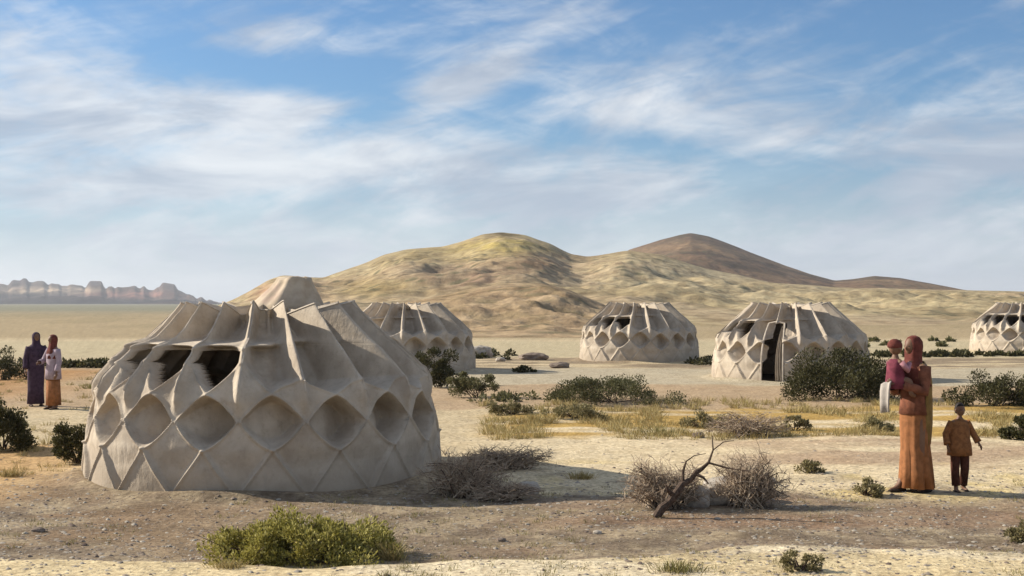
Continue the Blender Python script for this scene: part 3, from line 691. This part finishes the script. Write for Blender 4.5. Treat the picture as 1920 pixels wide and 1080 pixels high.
# thin dry grass nobody could count
def scatter_grass(name, label, n_tufts, region, H, bl, mat, seed, fn=None):
    r = np.random.default_rng(seed); VS = []
    while len(VS) < n_tufts:
        px_ = r.uniform(region[0], region[1]); py_ = r.uniform(region[2], region[3])
        x0, y0 = G(px_, py_)
        if any(math.hypot(x0 - a, y0 - b) < 2.45 for a, b in TPOS): continue
        if fn and not fn(x0, y0, r): continue
        V = blades(r, bl, r.uniform(.07, .22), .12, H * r.uniform(.5, 1.3), max(0.0025, 0.0002 * y0))
        VS.append(V + np.array([x0, y0, gz1(x0, y0) - .01]))
    V = np.concatenate(VS, 0)
    o = mesh_np(name, V.reshape(-1, 3), blade_faces(len(V)), M[mat]); tagit(o, label, 'grass', kind='stuff')
pat = lambda x, y, r: vn(np.array([x * .9]), np.array([y * .6]), 77)[0] > .42
scatter_grass('dry_grass', 'thin yellow dry grass spread over the sand in the middle distance', 640, (900, 1900, 752, 822), .20, 26, 'straw', 1, pat)
scatter_grass('dry_grass', 'sparse greenish dry grass on the gravel and sand in the foreground', 330, (-60, 1980, 900, 1110), .07, 18, 'straw_green', 2, pat)
scatter_grass('dry_grass', 'dry grass and low scrub on the flat ground left of the nearest tent', 160, (-60, 230, 690, 900), .14, 24, 'straw', 3, pat)
def scatter_scrub(name, label, spots, mat, seed, ls):
    r = np.random.default_rng(seed); VS = []
    for (xa, xb, ya, yb, n, h) in spots:
        for _ in range(n):
            px_ = r.uniform(xa, xb); py_ = r.uniform(ya, yb); x0, y0 = G(px_, py_)
            if any(math.hypot(x0 - a, y0 - b) < 2.6 for a, b in TPOS): continue
            W = r.uniform(.5, 1.3) * h; m = 70
            dn_ = r.normal(0, 1, (m, 3)); dn_ /= np.linalg.norm(dn_, axis=1)[:, None]; dn_[:, 2] = np.abs(dn_[:, 2])
            P = dn_ * (r.random(m) ** .4)[:, None] * np.array([W * 1.5, W, h]) + np.array([x0, y0, 0])
            V, _f = leaf_cards(P, dn_, ls * y0 / 50, r); VS.append(V)
    V = np.concatenate(VS, 0); o = mesh_np(name, V, np.arange(len(V)).reshape(-1, 4), mat); tagit(o, label, 'scrub', kind='stuff')
scatter_scrub('scrub', 'dark low scrub in a line across the plain left and right of the camp', [(110, 245, 684, 690, 34, .15), (-40, 120, 684, 690, 14, .22), (1640, 2000, 664, 670, 50, .10), (860, 960, 664, 676, 10, .16), (1300, 1345, 676, 684, 8, .2)], M['leaf_dark'], 4, .16)
scatter_scrub('scrub', 'olive scrub along the foot of the hills', [(1620, 1800, 640, 652, 8, .12), (900, 1100, 745, 756, 10, .15)], M['leaf_olive'], 5, .16)

# ------------------------------------------------------------ stones
def stone_mesh(name, w, d_, h, seed, mat, label=None, loc=(0, 0, 0), flat=False):
    mb = bmesh.new(); bmesh.ops.create_icosphere(mb, subdivisions=3, radius=1)
    for v in mb.verts:
        p = v.co.copy(); q_ = 1 + 0.28 * mnoise.noise(p * 1.3 + Vector((seed, 0, 0))) + 0.10 * mnoise.noise(p * 4 + Vector((0, seed, 0)))
        m_ = max(abs(p.x), abs(p.y), abs(p.z)); p = p * ((1 - .35) + .35 / m_ * .8) * q_
        v.co = Vector((p.x * w / 2, p.y * d_ / 2, p.z * h / 2 + h * .35))
    me = bpy.data.meshes.new(name); mb.to_mesh(me); mb.free(); me.materials.append(mat)
    o = bpy.data.objects.new(name, me); COL.objects.link(o); o.location = loc
    if label: tagit(o, label, 'stone', 'stones lying on the desert ground')
    return o
for i, (px_, py_, w_, h_, mt, lb) in enumerate([
    (905, 672, 44, 24, 'stone', 'pale blocky boulder beside the half hidden tent'),
    (877, 668, 22, 20, 'stone_dark', 'dark brown boulder touching the pale blocky one'),
    (1000, 676, 56, 14, 'stone_dark', 'flat dark slab of rock on the pale flat before the hill'),
    (1050, 690, 40, 12, 'stone_dark', 'small dark slab left of the mid-distance tent'),
    (938, 680, 20, 9, 'stone', 'small pale stone right of the blocky boulder'),
    (1372, 945, 130, 48, 'stone', 'large pale rounded boulder under the dry bush'),
    (1308, 950, 62, 40, 'stone', 'pale boulder behind the leaning dead branch'),
    (992, 926, 44, 26, 'stone', 'pale stone in the scrub right of the nearest tent'),
    (930, 930, 26, 13, 'stone', 'small pale stone at the edge of the twiggy scrub'),
    (1310, 818, 24, 12, 'stone_dark', 'small dark stone above the leaning branch'),
    (70, 1000, 26, 10, 'stone_dark', 'small brown stone on the gravel at lower left'),
    (940, 1012, 20, 9, 'stone_dark', 'small brown stone on the gravel right of the leafy shrub'),
    (1120, 1000, 18, 9, 'stone', 'small pale stone on the gravel below the brushwood'),
    (1440, 905, 34, 14, 'stone', 'small pale stone on the sand above the dry bush')]):
    x0, y0 = G(px_, py_); k = y0 / F
    stone_mesh('stone', w_ * k, w_ * k * .8, h_ * k * 1.15, i * 3.7, M[mt], lb, (x0, y0 + w_ * k * .3, gz1(x0, y0) - .01))
def gravel():
    """small stones over the gravel flat, one object"""
    r = np.random.default_rng(11); base = np.array([[1, 0, 0], [0, 1, 0], [-1, 0, 0], [0, -1, 0], [0, 0, .8], [.7, .7, .35], [-.7, .7, .4], [-.7, -.7, .3], [.7, -.7, .4]], float)
    fc = []
    ringo = [0, 5, 1, 6, 2, 7, 3, 8]
    for i in range(8): fc.append((ringo[i], ringo[(i + 1) % 8], 4))
    fc = np.array(fc); V = []; Fx = []; cnt = 0
    for i in range(16000):
        py_ = r.uniform(880, 1110) if i % 5 else r.uniform(730, 900); px_ = r.uniform(-60, 1980); x0, y0 = G(px_, py_)
        dens_ = .35 + .65 * (10.6 < y0 < 15.3)
        if r.random() > dens_ * (0.3 + 1.2 * vn(np.array([x0 * .8]), np.array([y0 * .8]), 5)[0]): continue
        if any(math.hypot(x0 - a, y0 - b) < 2.3 for a, b in TPOS): continue
        s_ = 0.008 + 0.026 * r.random() ** 3.2
        a = r.uniform(0, 6.28); Rm = np.array([[math.cos(a), -math.sin(a), 0], [math.sin(a), math.cos(a), 0], [0, 0, 1]])
        b_ = (base * (1 + r.uniform(-.3, .3, base.shape))) * np.array([1, r.uniform(.5, 1), r.uniform(.5, 1)])
        b_ = b_ @ Rm.T * s_ + np.array([x0, y0, gz1(x0, y0) - s_ * .15])
        V.append(b_); Fx.append(fc + cnt); cnt += 9
    o = mesh_np('gravel', np.concatenate(V), np.concatenate(Fx), M['pebble']); tagit(o, 'small stones strewn over the gravel flat and sand', 'gravel', kind='stuff')
gravel()

# ------------------------------------------------------------ people
def person(label, px, py, H, facing, pose, clothes, hair='hair', seed=0, child=False):
    """facing: rotation about z, 0 = towards the camera. Returns the body, which is the thing itself."""
    x0, y0 = G(px, py); s = H / 1.70
    body = MB(); hs = 1.22 if child else 1.0
    J = dict(pel=(0, 0, .93), sp=(0, .01, 1.08), ch=(0, .0, 1.26), uc=(0, .01, 1.37), nk=(0, .0, 1.44), hb=(0, -.01, 1.53))
    J.update(pose)
    V = []; E = []; Rr = []
    def add(p, r, par=None):
        V.append(Vector(p)); Rr.append(r if hasattr(r, '__len__') else (r, r))
        if par is not None: E.append((par, len(V) - 1))
        return len(V) - 1
    pel = add(J['pel'], (.135, .105)); sp = add(J['sp'], (.12, .095), pel); ch = add(J['ch'], (.14, .10), sp); uc = add(J['uc'], (.11, .085), ch)
    nk = add(J['nk'], .052, uc); hb = add(J['hb'], .05, nk)
    for sd in (-1, 1):
        k = 'L' if sd < 0 else 'R'
        hip = add((sd * .095, 0, .86), .088, pel)
        kn = add(J.get('kn' + k, (sd * .105, -.015, .48)), .056, hip)
        mid = Vector(V[kn]).lerp(Vector(J.get('an' + k, (sd * .11, .015, .08))), .4)
        cf = add(mid + Vector((0, .012, 0)), .052, kn)
        an = add(J.get('an' + k, (sd * .11, .015, .08)), .034, cf)
        A = Vector(V[an]); add(A + Vector((0, .03, -.045)), .028, an); bl = add(A + Vector((sd * .01, -.10, -.052)), .03, an); add(A + Vector((sd * .015, -.17, -.058)), .02, bl)
        sh = add((sd * .165, .01, 1.375), .052, uc)
        el = add(J.get('el' + k, (sd * .23, .02, 1.10)), .037, sh); wr = add(J.get('wr' + k, (sd * .25, -.06, .86)), .024, el)
        dr = (Vector(V[wr]) - Vector(V[el])).normalized(); pl = add(Vector(V[wr]) + dr * .05, (.03, .022), wr)
        palm = V[wr] + dr * .045
        side = dr.cross(Vector((sd, 0, 0)))
        side = side.normalized() if side.length > .1 else Vector((0, 1, 0))
        inn = dr.cross(side).normalized() * (1 if dr.cross(side).x * sd < 0 else -1)
        root = add(palm + dr * .035, (.032, .02), pl)
        for fi, (o_, ln) in enumerate([(-.028, .062), (-.010, .075), (.009, .070), (.026, .055)]):
            a0 = add(palm + dr * .045 + side * o_, .0085, root)
            a1 = add(V[a0] + dr * ln * .55 + inn * .008, .008, a0); add(V[a1] + dr * ln * .4 + inn * .02, .0065, a1)
        th = add(palm - dr * .01 - side * .036, .010, pl); add(V[th] + dr * .03 - side * .02 + inn * .006, .009, th)
    me = bpy.data.meshes.new('person'); me.from_pydata([tuple(v) for v in V], E, []); me.update()
    o = bpy.data.objects.new('person', me); COL.objects.link(o)
    o.modifiers.new('skin', 'SKIN'); sk = me.skin_vertices[0].data if me.skin_vertices else None
    if sk is None:
        bm = bmesh.new(); bm.from_mesh(me); bm.verts.layers.skin.verify(); bm.to_mesh(me); bm.free(); sk = me.skin_vertices[0].data
    for i in range(len(V)): sk[i].radius = Rr[i]; sk[i].use_root = (i == 0)
    o.modifiers.new('sub', 'SUBSURF').levels = 2
    dg = bpy.context.evaluated_depsgraph_get(); dg.update()
    m2 = bpy.data.meshes.new_from_object(o.evaluated_get(dg))
    # head: skull, jaw, nose, brow, lips and ears, fused with the body by the remesh
    hd = MB(); hc = Vector(J['hb']) + Vector((0, -.012, .075 * hs)); hr = Vector((.074, .092, .112)) * hs
    def hf(d):
        q_ = 1.0
        if d.z < 0: q_ *= 1 - .16 * (-d.z) * (1 if d.y > -.2 else .6)
        fr = max(0, -d.y)
        q_ += .20 * fr ** 6 * math.exp(-((d.x / .16) ** 2) - ((d.z + .12) / .20) ** 2)          # nose
        q_ -= .07 * fr * math.exp(-(((abs(d.x) - .36) / .16) ** 2) - ((d.z - .08) / .12) ** 2)     # eye sockets
        q_ += .05 * fr ** 3 * math.exp(-((d.x / .3) ** 2) - ((d.z + .55) / .10) ** 2)            # mouth
        q_ += .05 * fr * math.exp(-((d.x / .3) ** 2) - ((d.z + .85) / .14) ** 2)                 # chin
        return q_
    hd.blob(hc, hr.x, hr.y, hr.z, 32, 26, hf)
    for sd in (-1, 1): hd.blob(hc + Vector((sd * .075 * hs, .01, -.005)), .012, .022, .032, 8, 7)
    bm = bmesh.new(); bm.from_mesh(m2)
    vs = [bm.verts.new(v) for v in hd.v]
    for f in hd.f:
        try: bm.faces.new([vs[i] for i in f])
        except ValueError: pass
    bmesh.ops.recalc_face_normals(bm, faces=bm.faces)
    bm.to_mesh(m2); bm.free()
    o.modifiers.clear(); o.data = m2
    rm = o.modifiers.new('re', 'REMESH'); rm.mode = 'VOXEL'; rm.voxel_size = 0.006
    sm = o.modifiers.new('sm', 'SMOOTH'); sm.factor = .5; sm.iterations = 2
    dg.update(); m3 = bpy.data.meshes.new_from_object(o.evaluated_get(bpy.context.evaluated_depsgraph_get()))
    o.modifiers.clear(); o.data = m3; m3.materials.clear(); m3.materials.append(M['skin'])
    m3.polygons.foreach_set('use_smooth', [True] * len(m3.polygons))
    o.location = (x0, y0, gz1(x0, y0) - .004); o.rotation_euler = (0, 0, facing); o.scale = (s, s, s)
    tagit(o, label, 'person')
    Vx = dict(el={-1: Vector(J.get('elL', (-.23, .02, 1.10))), 1: Vector(J.get('elR', (.23, .02, 1.10)))}, wr={-1: Vector(J.get('wrL', (-.25, -.06, .86))), 1: Vector(J.get('wrR', (.25, -.06, .86)))})
    def garment(name, mat, secs, fold=0.0, nf=9, ph=0.0, seg=40):
        mb = MB(); rings = []
        for (cx, cy, z, rx, ry) in secs:
            lowf = 1.0
            ring = []
            for j in range(seg):
                a = 2 * math.pi * j / seg
                w_ = 1 + fold * max(0, (secs[-1][2] - z)) / max(.01, secs[-1][2] - secs[0][2]) * (math.sin(nf * a + ph + z * 2 + .8 * math.sin(2 * a)) * (.6 + .4 * math.sin(a * 1.0 + 1)) + .5 * math.sin((nf + 4) * a + 2 * ph - z * 3) + .3 * math.sin((2 * nf + 3) * a + z * 5)) 
                ring.append(Vector((cx + rx * w_ * math.cos(a), cy + ry * w_ * math.sin(a), z)))
            rings.append(ring)
        mb.loft(rings, cap=False)
        g = mb.build(name, mat, o, True)
        so_ = g.modifiers.new('thick', 'SOLIDIFY'); so_.thickness = .008
        return g
    def sleeve(mat, sd, to=1.0, r0=.068, r1=.045, name='sleeve'):
        mb = MB(); s0 = Vector((sd * .15, .01, 1.385)); e_ = Vx['el'][sd]; w_ = Vx['wr'][sd]
        pts = [s0, s0.lerp(e_, .3), s0.lerp(e_, .7), e_]
        rd = [r0, r0 * .98, r0 * .85, r0 * .8]
        if to > .5: pts += [e_.lerp(w_, .35), e_.lerp(w_, .7), e_.lerp(w_, .92)]; rd += [r0 * .78, (r0 + r1) * .45, r1]
        mb.tube(pts, rd, 14, cap=False); g = mb.build(name, mat, o, True)
        so_ = g.modifiers.new('thick', 'SOLIDIFY'); so_.thickness = .006
    def scarf(mat, name='headscarf', long=.30, back=.06):
        mb = MB(); rings = []
        for k_, (z, rx, ry, cy) in enumerate([(hc.z - .34 - long * .3, .20, .15, .03), (hc.z - .26, .165, .13, .02), (hc.z - .17, .10, .095, .01), (hc.z - .09, .088, .10, .015), (hc.z, .093, .108, .022), (hc.z + .06, .088, .10, .022), (hc.z + .105, .06, .07, .02), (hc.z + .125, .02, .025, .02)]):
            ring = []
            for j in range(36):
                a = 2 * math.pi * j / 36
                w_ = 1 + .05 * math.sin(7 * a + z * 20) * (1 if k_ < 3 else .25)
                xx, yy_ = rx * w_ * math.cos(a), ry * w_ * math.sin(a) + cy
                if 3 <= k_ <= 5 and yy_ < -.055: yy_ = -.055                       # the face stays free
                ring.append(Vector((xx + hc.x, yy_ + hc.y, z)))
            rings.append(ring)
        mb.loft(rings, cap=False); g = mb.build(name, mat, o, True)
        so_ = g.modifiers.new('thick', 'SOLIDIFY'); so_.thickness = .006
    def hair_cap(length=.0):
        mb = MB()
        def hf2(d):
            q_ = 1.08 + .03 * mnoise.noise(d * 6)
            fr_ = min(1, max(0, (-d.y - .05) / .25)) * min(1, max(0, (.62 - d.z) / .25)); q_ -= .26 * fr_
            q_ -= .3 * min(1, max(0, (-.30 - length - d.z) / .15))
            return q_
        mb.blob(hc + Vector((0, .006, .006)), hr.x, hr.y, hr.z, 28, 22, hf2); mb.build('hair', M['hair'], o, True)
    def eyes():
        for sd in (-1, 1):
            mb = MB(); mb.blob(hc + Vector((sd * .028 * hs, -.078 * hs, .008 * hs)), .011 * hs, .008 * hs, .007 * hs, 8, 6)
            mb.build('eye', M['hair'], o, True)
    eyes()
    clothes(garment, sleeve, scarf, hair_cap, o, J)
    return o

def shoes(o, J, mat=None):
    for sd, k in ((-1, 'L'), (1, 'R')):
        A = Vector(J.get('an' + k, (sd * .11, .015, .08))); mb = MB()
        mb.blob((A.x + sd * .006, A.y - .06, A.z - .062), .046, .135, .024, 14, 8)
        mb.build('shoe', mat or M['sole'], o, True)

def woman(g, sl_, scarf, hair, o, J):
    g('dress', M['rust'], [(0, .02, .05, .20, .17), (0, .015, .25, .175, .155), (0, .01, .50, .155, .145), (0, .0, .75, .165, .145), (0, 0, .92, .165, .135), (0, .01, 1.08, .14, .12)], .16, 7)
    g('bodice', M['bodice'], [(0, .0, .86, .178, .150), (0, .01, 1.0, .165, .14), (0, .0, 1.14, .158, .135), (0, 0, 1.27, .175, .135), (0, .01, 1.38, .165, .11), (0, .01, 1.44, .085, .075)], .04, 7)
    for sd in (-1, 1): sl_(M['bodice'], sd)
    scarf(M['maroon'])
    mb = MB(); rings = []                                     # ochre shawl hanging down her back
    for z, yb, wx in [(.52, .20, .14), (.75, .215, .17), (1.0, .21, .185), (1.22, .19, .195), (1.36, .155, .19), (1.43, .10, .14)]:
        top = [Vector((wx * math.sin(a), yb * math.cos(a) * (1 + .06 * math.sin(a * 9 + z * 4)), z + .02 * math.sin(a * 4))) for a in np.linspace(-1.5, 1.5, 22)]
        rings.append(top + [Vector((p.x * .93, p.y - .018, p.z)) for p in reversed(top)])
    mb.loft(rings); mb.build('shawl', M['ochre'], o, True)
    shoes(o, J)
# she faces left and a little away, both forearms under the toddler she carries
W = person('woman in a long rust dress, maroon headscarf and ochre shawl carrying a toddler', 1713, 924, 1.72, math.radians(-62),
           dict(elL=(-.20, -.06, 1.10), wrL=(-.06, -.27, 1.17), elR=(.21, -.05, 1.12), wrR=(.09, -.28, 1.20), anL=(-.09, -.10, .08), anR=(.09, .10, .08)), woman)
def toddler():
    """small child sitting on the woman's forearms, one continuous body, facing her"""
    x0, y0 = G(1713, 924); f = math.radians(-62)
    fw = Vector((math.sin(f), -math.cos(f), 0))
    base = Vector((x0, y0, gz1(x0, y0))) + fw * .29
    V = []; E = []; R_2 = []
    def add(p, r, par=None):
        V.append(p); R_2.append((r, r)); 
        if par is not None: E.append((par, len(V) - 1))
        return len(V) - 1
    pe = add((0, 0, 0), .075); c = add((0, .01, .14), .08, pe); n_ = add((0, .01, .25), .035, c); add((0, .01, .30), .04, n_)
    for sd in (-1, 1):
        kn = add((sd * .13, .10, .00), .045, pe); an = add((sd * .15, .10, -.15), .028, kn); add((sd * .15, .16, -.17), .022, an)
        sh = add((sd * .085, .01, .20), .032, c); el = add((sd * .13, .07, .12), .025, sh); wr = add((sd * .08, .14, .20), .017, el)
        for fi in range(4): add((sd * .08 + (fi - 1.5) * .010, .17 + .004 * (fi % 2), .215), .005, wr)
        add((sd * .055, .155, .215), .006, wr)
    me = bpy.data.meshes.new('person'); me.from_pydata(V, E, []); 
    o = bpy.data.objects.new('person', me); COL.objects.link(o)
    bm = bmesh.new(); bm.from_mesh(me); bm.verts.layers.skin.verify(); bm.to_mesh(me); bm.free()
    o.modifiers.new('skin', 'SKIN')
    sk = me.skin_vertices[0].data
    for i in range(len(V)): sk[i].radius = R_2[i]; sk[i].use_root = (i == 0)
    o.modifiers.new('sub', 'SUBSURF').levels = 2
    m2 = bpy.data.meshes.new_from_object(o.evaluated_get(bpy.context.evaluated_depsgraph_get()))
    hd = MB()
    def hf(d): return 1 + .16 * max(0, d.y) ** 6 * math.exp(-((d.x / .18) ** 2) - ((d.z + .1) / .2) ** 2) - (.1 * -d.z if d.z < 0 else 0)
    hd.blob((0, .015, .36), .068, .078, .085, 22, 16, hf)
    for sd in (-1, 1): hd.blob((sd * .068, .01, .355), .010, .016, .022, 8, 6)
    bm = bmesh.new(); bm.from_mesh(m2); vs = [bm.verts.new(v) for v in hd.v]
    for fc in hd.f: bm.faces.new([vs[i] for i in fc])
    bmesh.ops.recalc_face_normals(bm, faces=bm.faces); bm.to_mesh(m2); bm.free()
    o.modifiers.clear(); o.data = m2
    rm = o.modifiers.new('re', 'REMESH'); rm.mode = 'VOXEL'; rm.voxel_size = .005
    m3 = bpy.data.meshes.new_from_object(o.evaluated_get(bpy.context.evaluated_depsgraph_get()))
    o.modifiers.clear(); o.data = m3; m3.materials.clear(); m3.materials.append(M['skin']); m3.polygons.foreach_set('use_smooth', [True] * len(m3.polygons))
    o.location = base + Vector((0, 0, 1.25)); o.rotation_euler = (0, 0, f)
    tagit(o, 'toddler in a magenta top and maroon cap held in the woman\'s arms', 'person')
    mb = MB(); rings = []
    for z, rx, ry in [(-.09, .12, .11), (0, .115, .105), (.1, .10, .095), (.19, .105, .085), (.24, .055, .05)]:
        rings.append([Vector((rx * (1 + .04 * math.sin(6 * a)) * math.cos(a), .01 + ry * math.sin(a), z)) for a in np.linspace(0, 2 * math.pi, 28, endpoint=False)])
    mb.loft(rings, cap=False); g = mb.build('top', M['magenta'], o, True); g.modifiers.new('t', 'SOLIDIFY').thickness = .006
    for sd in (-1, 1):
        mb = MB(); mb.tube([(sd * .08, .01, .20), (sd * .13, .07, .12), (sd * .09, .13, .19)], [.042, .036, .028], 10, cap=False); g = mb.build('sleeve', M['pink'], o, True); g.modifiers.new('t', 'SOLIDIFY').thickness = .005
    mb = MB(); mb.blob((0, .004, .385), .078, .086, .078, 22, 14, lambda d: 1 if d.z > -.25 else .82); mb.build('cap', M['maroon'], o, True)
    # pale blanket hanging over the woman's arm, its own thing
    bl = MB(); rings = []
    for z, w_, dy in [(1.24, .05, .0), (1.22, .065, -.03), (1.14, .065, -.045), (1.02, .06, -.05), (.90, .06, -.045)]:
        fr = [Vector((w_ * s_, dy - .012 + .012 * math.sin(s_ * 3), z + .01 * s_)) for s_ in np.linspace(-1, 1, 12)]
        rings.append(fr + [Vector((p.x, p.y + .02, p.z)) for p in reversed(fr)])
    bl.loft(rings); b_ = bl.build('blanket', M['white'], None, True)
    b_.location = Vector((x0, y0, gz1(x0, y0))) + fw * .39; b_.rotation_euler = (0, 0, f)
    tagit(b_, 'folded pale blanket hanging below the toddler at the front of the woman', 'blanket')
toddler()

def boy(g, sl_, scarf, hair, o, J):
    g('tunic', M['tan'], [(0, .0, .72, .26, .19), (0, .0, .90, .245, .18), (0, .01, 1.05, .22, .165), (0, .0, 1.25, .215, .155), (0, .01, 1.38, .18, .12), (0, .01, 1.445, .08, .075)], .05, 6)
    for sd in (-1, 1): sl_(M['tan'], sd, r0=.082, r1=.07)
    for sd in (-1, 1):
        mb = MB(); mb.tube([(sd * .09, 0, .90), (sd * .10, -.01, .65), (sd * .108, -.01, .45), (sd * .112, (-.045 if sd < 0 else .055), .12)], [.105, .095, .085, .078], 16, cap=False)
        gg = mb.build('trouser_leg', M['brown'], o, True); gg.modifiers.new('t', 'SOLIDIFY').thickness = .006
    hair(.2); shoes(o, J)
person('small child in a loose tan tunic and dark brown trousers beside the woman', 1798, 922, .96, math.radians(12),
       dict(elL=(-.28, .04, 1.14), wrL=(-.30, -.06, .93), elR=(.30, .0, 1.15), wrR=(.36, -.10, .97), anL=(-.12, -.05, .08), anR=(.11, .06, .08)), boy, child=True)
def plum_clothes(g, sl_, scarf, hair, o, J):
    g('robe', M['plum'], [(0, .01, .06, .19, .16), (0, .01, .4, .18, .155), (0, .0, .8, .19, .155), (0, .01, 1.08, .18, .15), (0, 0, 1.28, .20, .15), (0, .01, 1.39, .18, .12), (0, .01, 1.45, .085, .08)], .08, 8)
    for sd in (-1, 1): sl_(M['plum'], sd, r0=.078, r1=.06)
    scarf(M['plum']); shoes(o, J)
person('figure in a long dark plum robe and headscarf near the left edge', 68, 762, 1.50, math.radians(35), dict(elR=(.27, -.08, 1.14), wrR=(.18, -.25, 1.1)), plum_clothes)
def lilac_clothes(g, sl_, scarf, hair, o, J):
    g('tunic', M['lilac'], [(0, .0, .70, .215, .165), (0, .0, .9, .205, .155), (0, .01, 1.06, .175, .145), (0, 0, 1.27, .19, .14), (0, .01, 1.38, .17, .11), (0, .01, 1.445, .08, .075)], .06, 7)
    g('skirt', M['rust'], [(0, .01, .10, .185, .16), (0, .01, .4, .175, .15), (0, .0, .78, .17, .145)], .08, 8)
    for sd in (-1, 1): sl_(M['lilac'], sd, r0=.078, r1=.06)
    scarf(M['maroon']); shoes(o, J)
person('figure in a pale lilac tunic and rust skirt near the left edge', 100, 768, 1.47, math.radians(-40), dict(elL=(-.27, -.08, 1.12), wrL=(-.16, -.26, 1.08)), lilac_clothes)

# ------------------------------------------------------------ air
bm = bmesh.new(); bmesh.ops.create_cube(bm, size=1.0); me = bpy.data.meshes.new('haze'); bm.to_mesh(me); bm.free()
hz = bpy.data.objects.new('haze', me); COL.objects.link(hz)
hz.scale = (14400, 14400, 130); hz.location = (0, 0, 65 - 4.0)
hm = bpy.data.materials.new('haze_air'); hm.use_nodes = True; hm.node_tree.nodes.clear()
hv = hm.node_tree.nodes.new('ShaderNodeVolumePrincipled'); hv.inputs['Color'].default_value = (.86, .90, .97, 1); hv.inputs['Density'].default_value = 0.00013; hv.inputs['Anisotropy'].default_value = 0.2
ho = hm.node_tree.nodes.new('ShaderNodeOutputMaterial'); hm.node_tree.links.new(hv.outputs[0], ho.inputs['Volume'])
me.materials.append(hm); tagit(hz, 'thin pale haze over the plain', 'haze', kind='stuff')
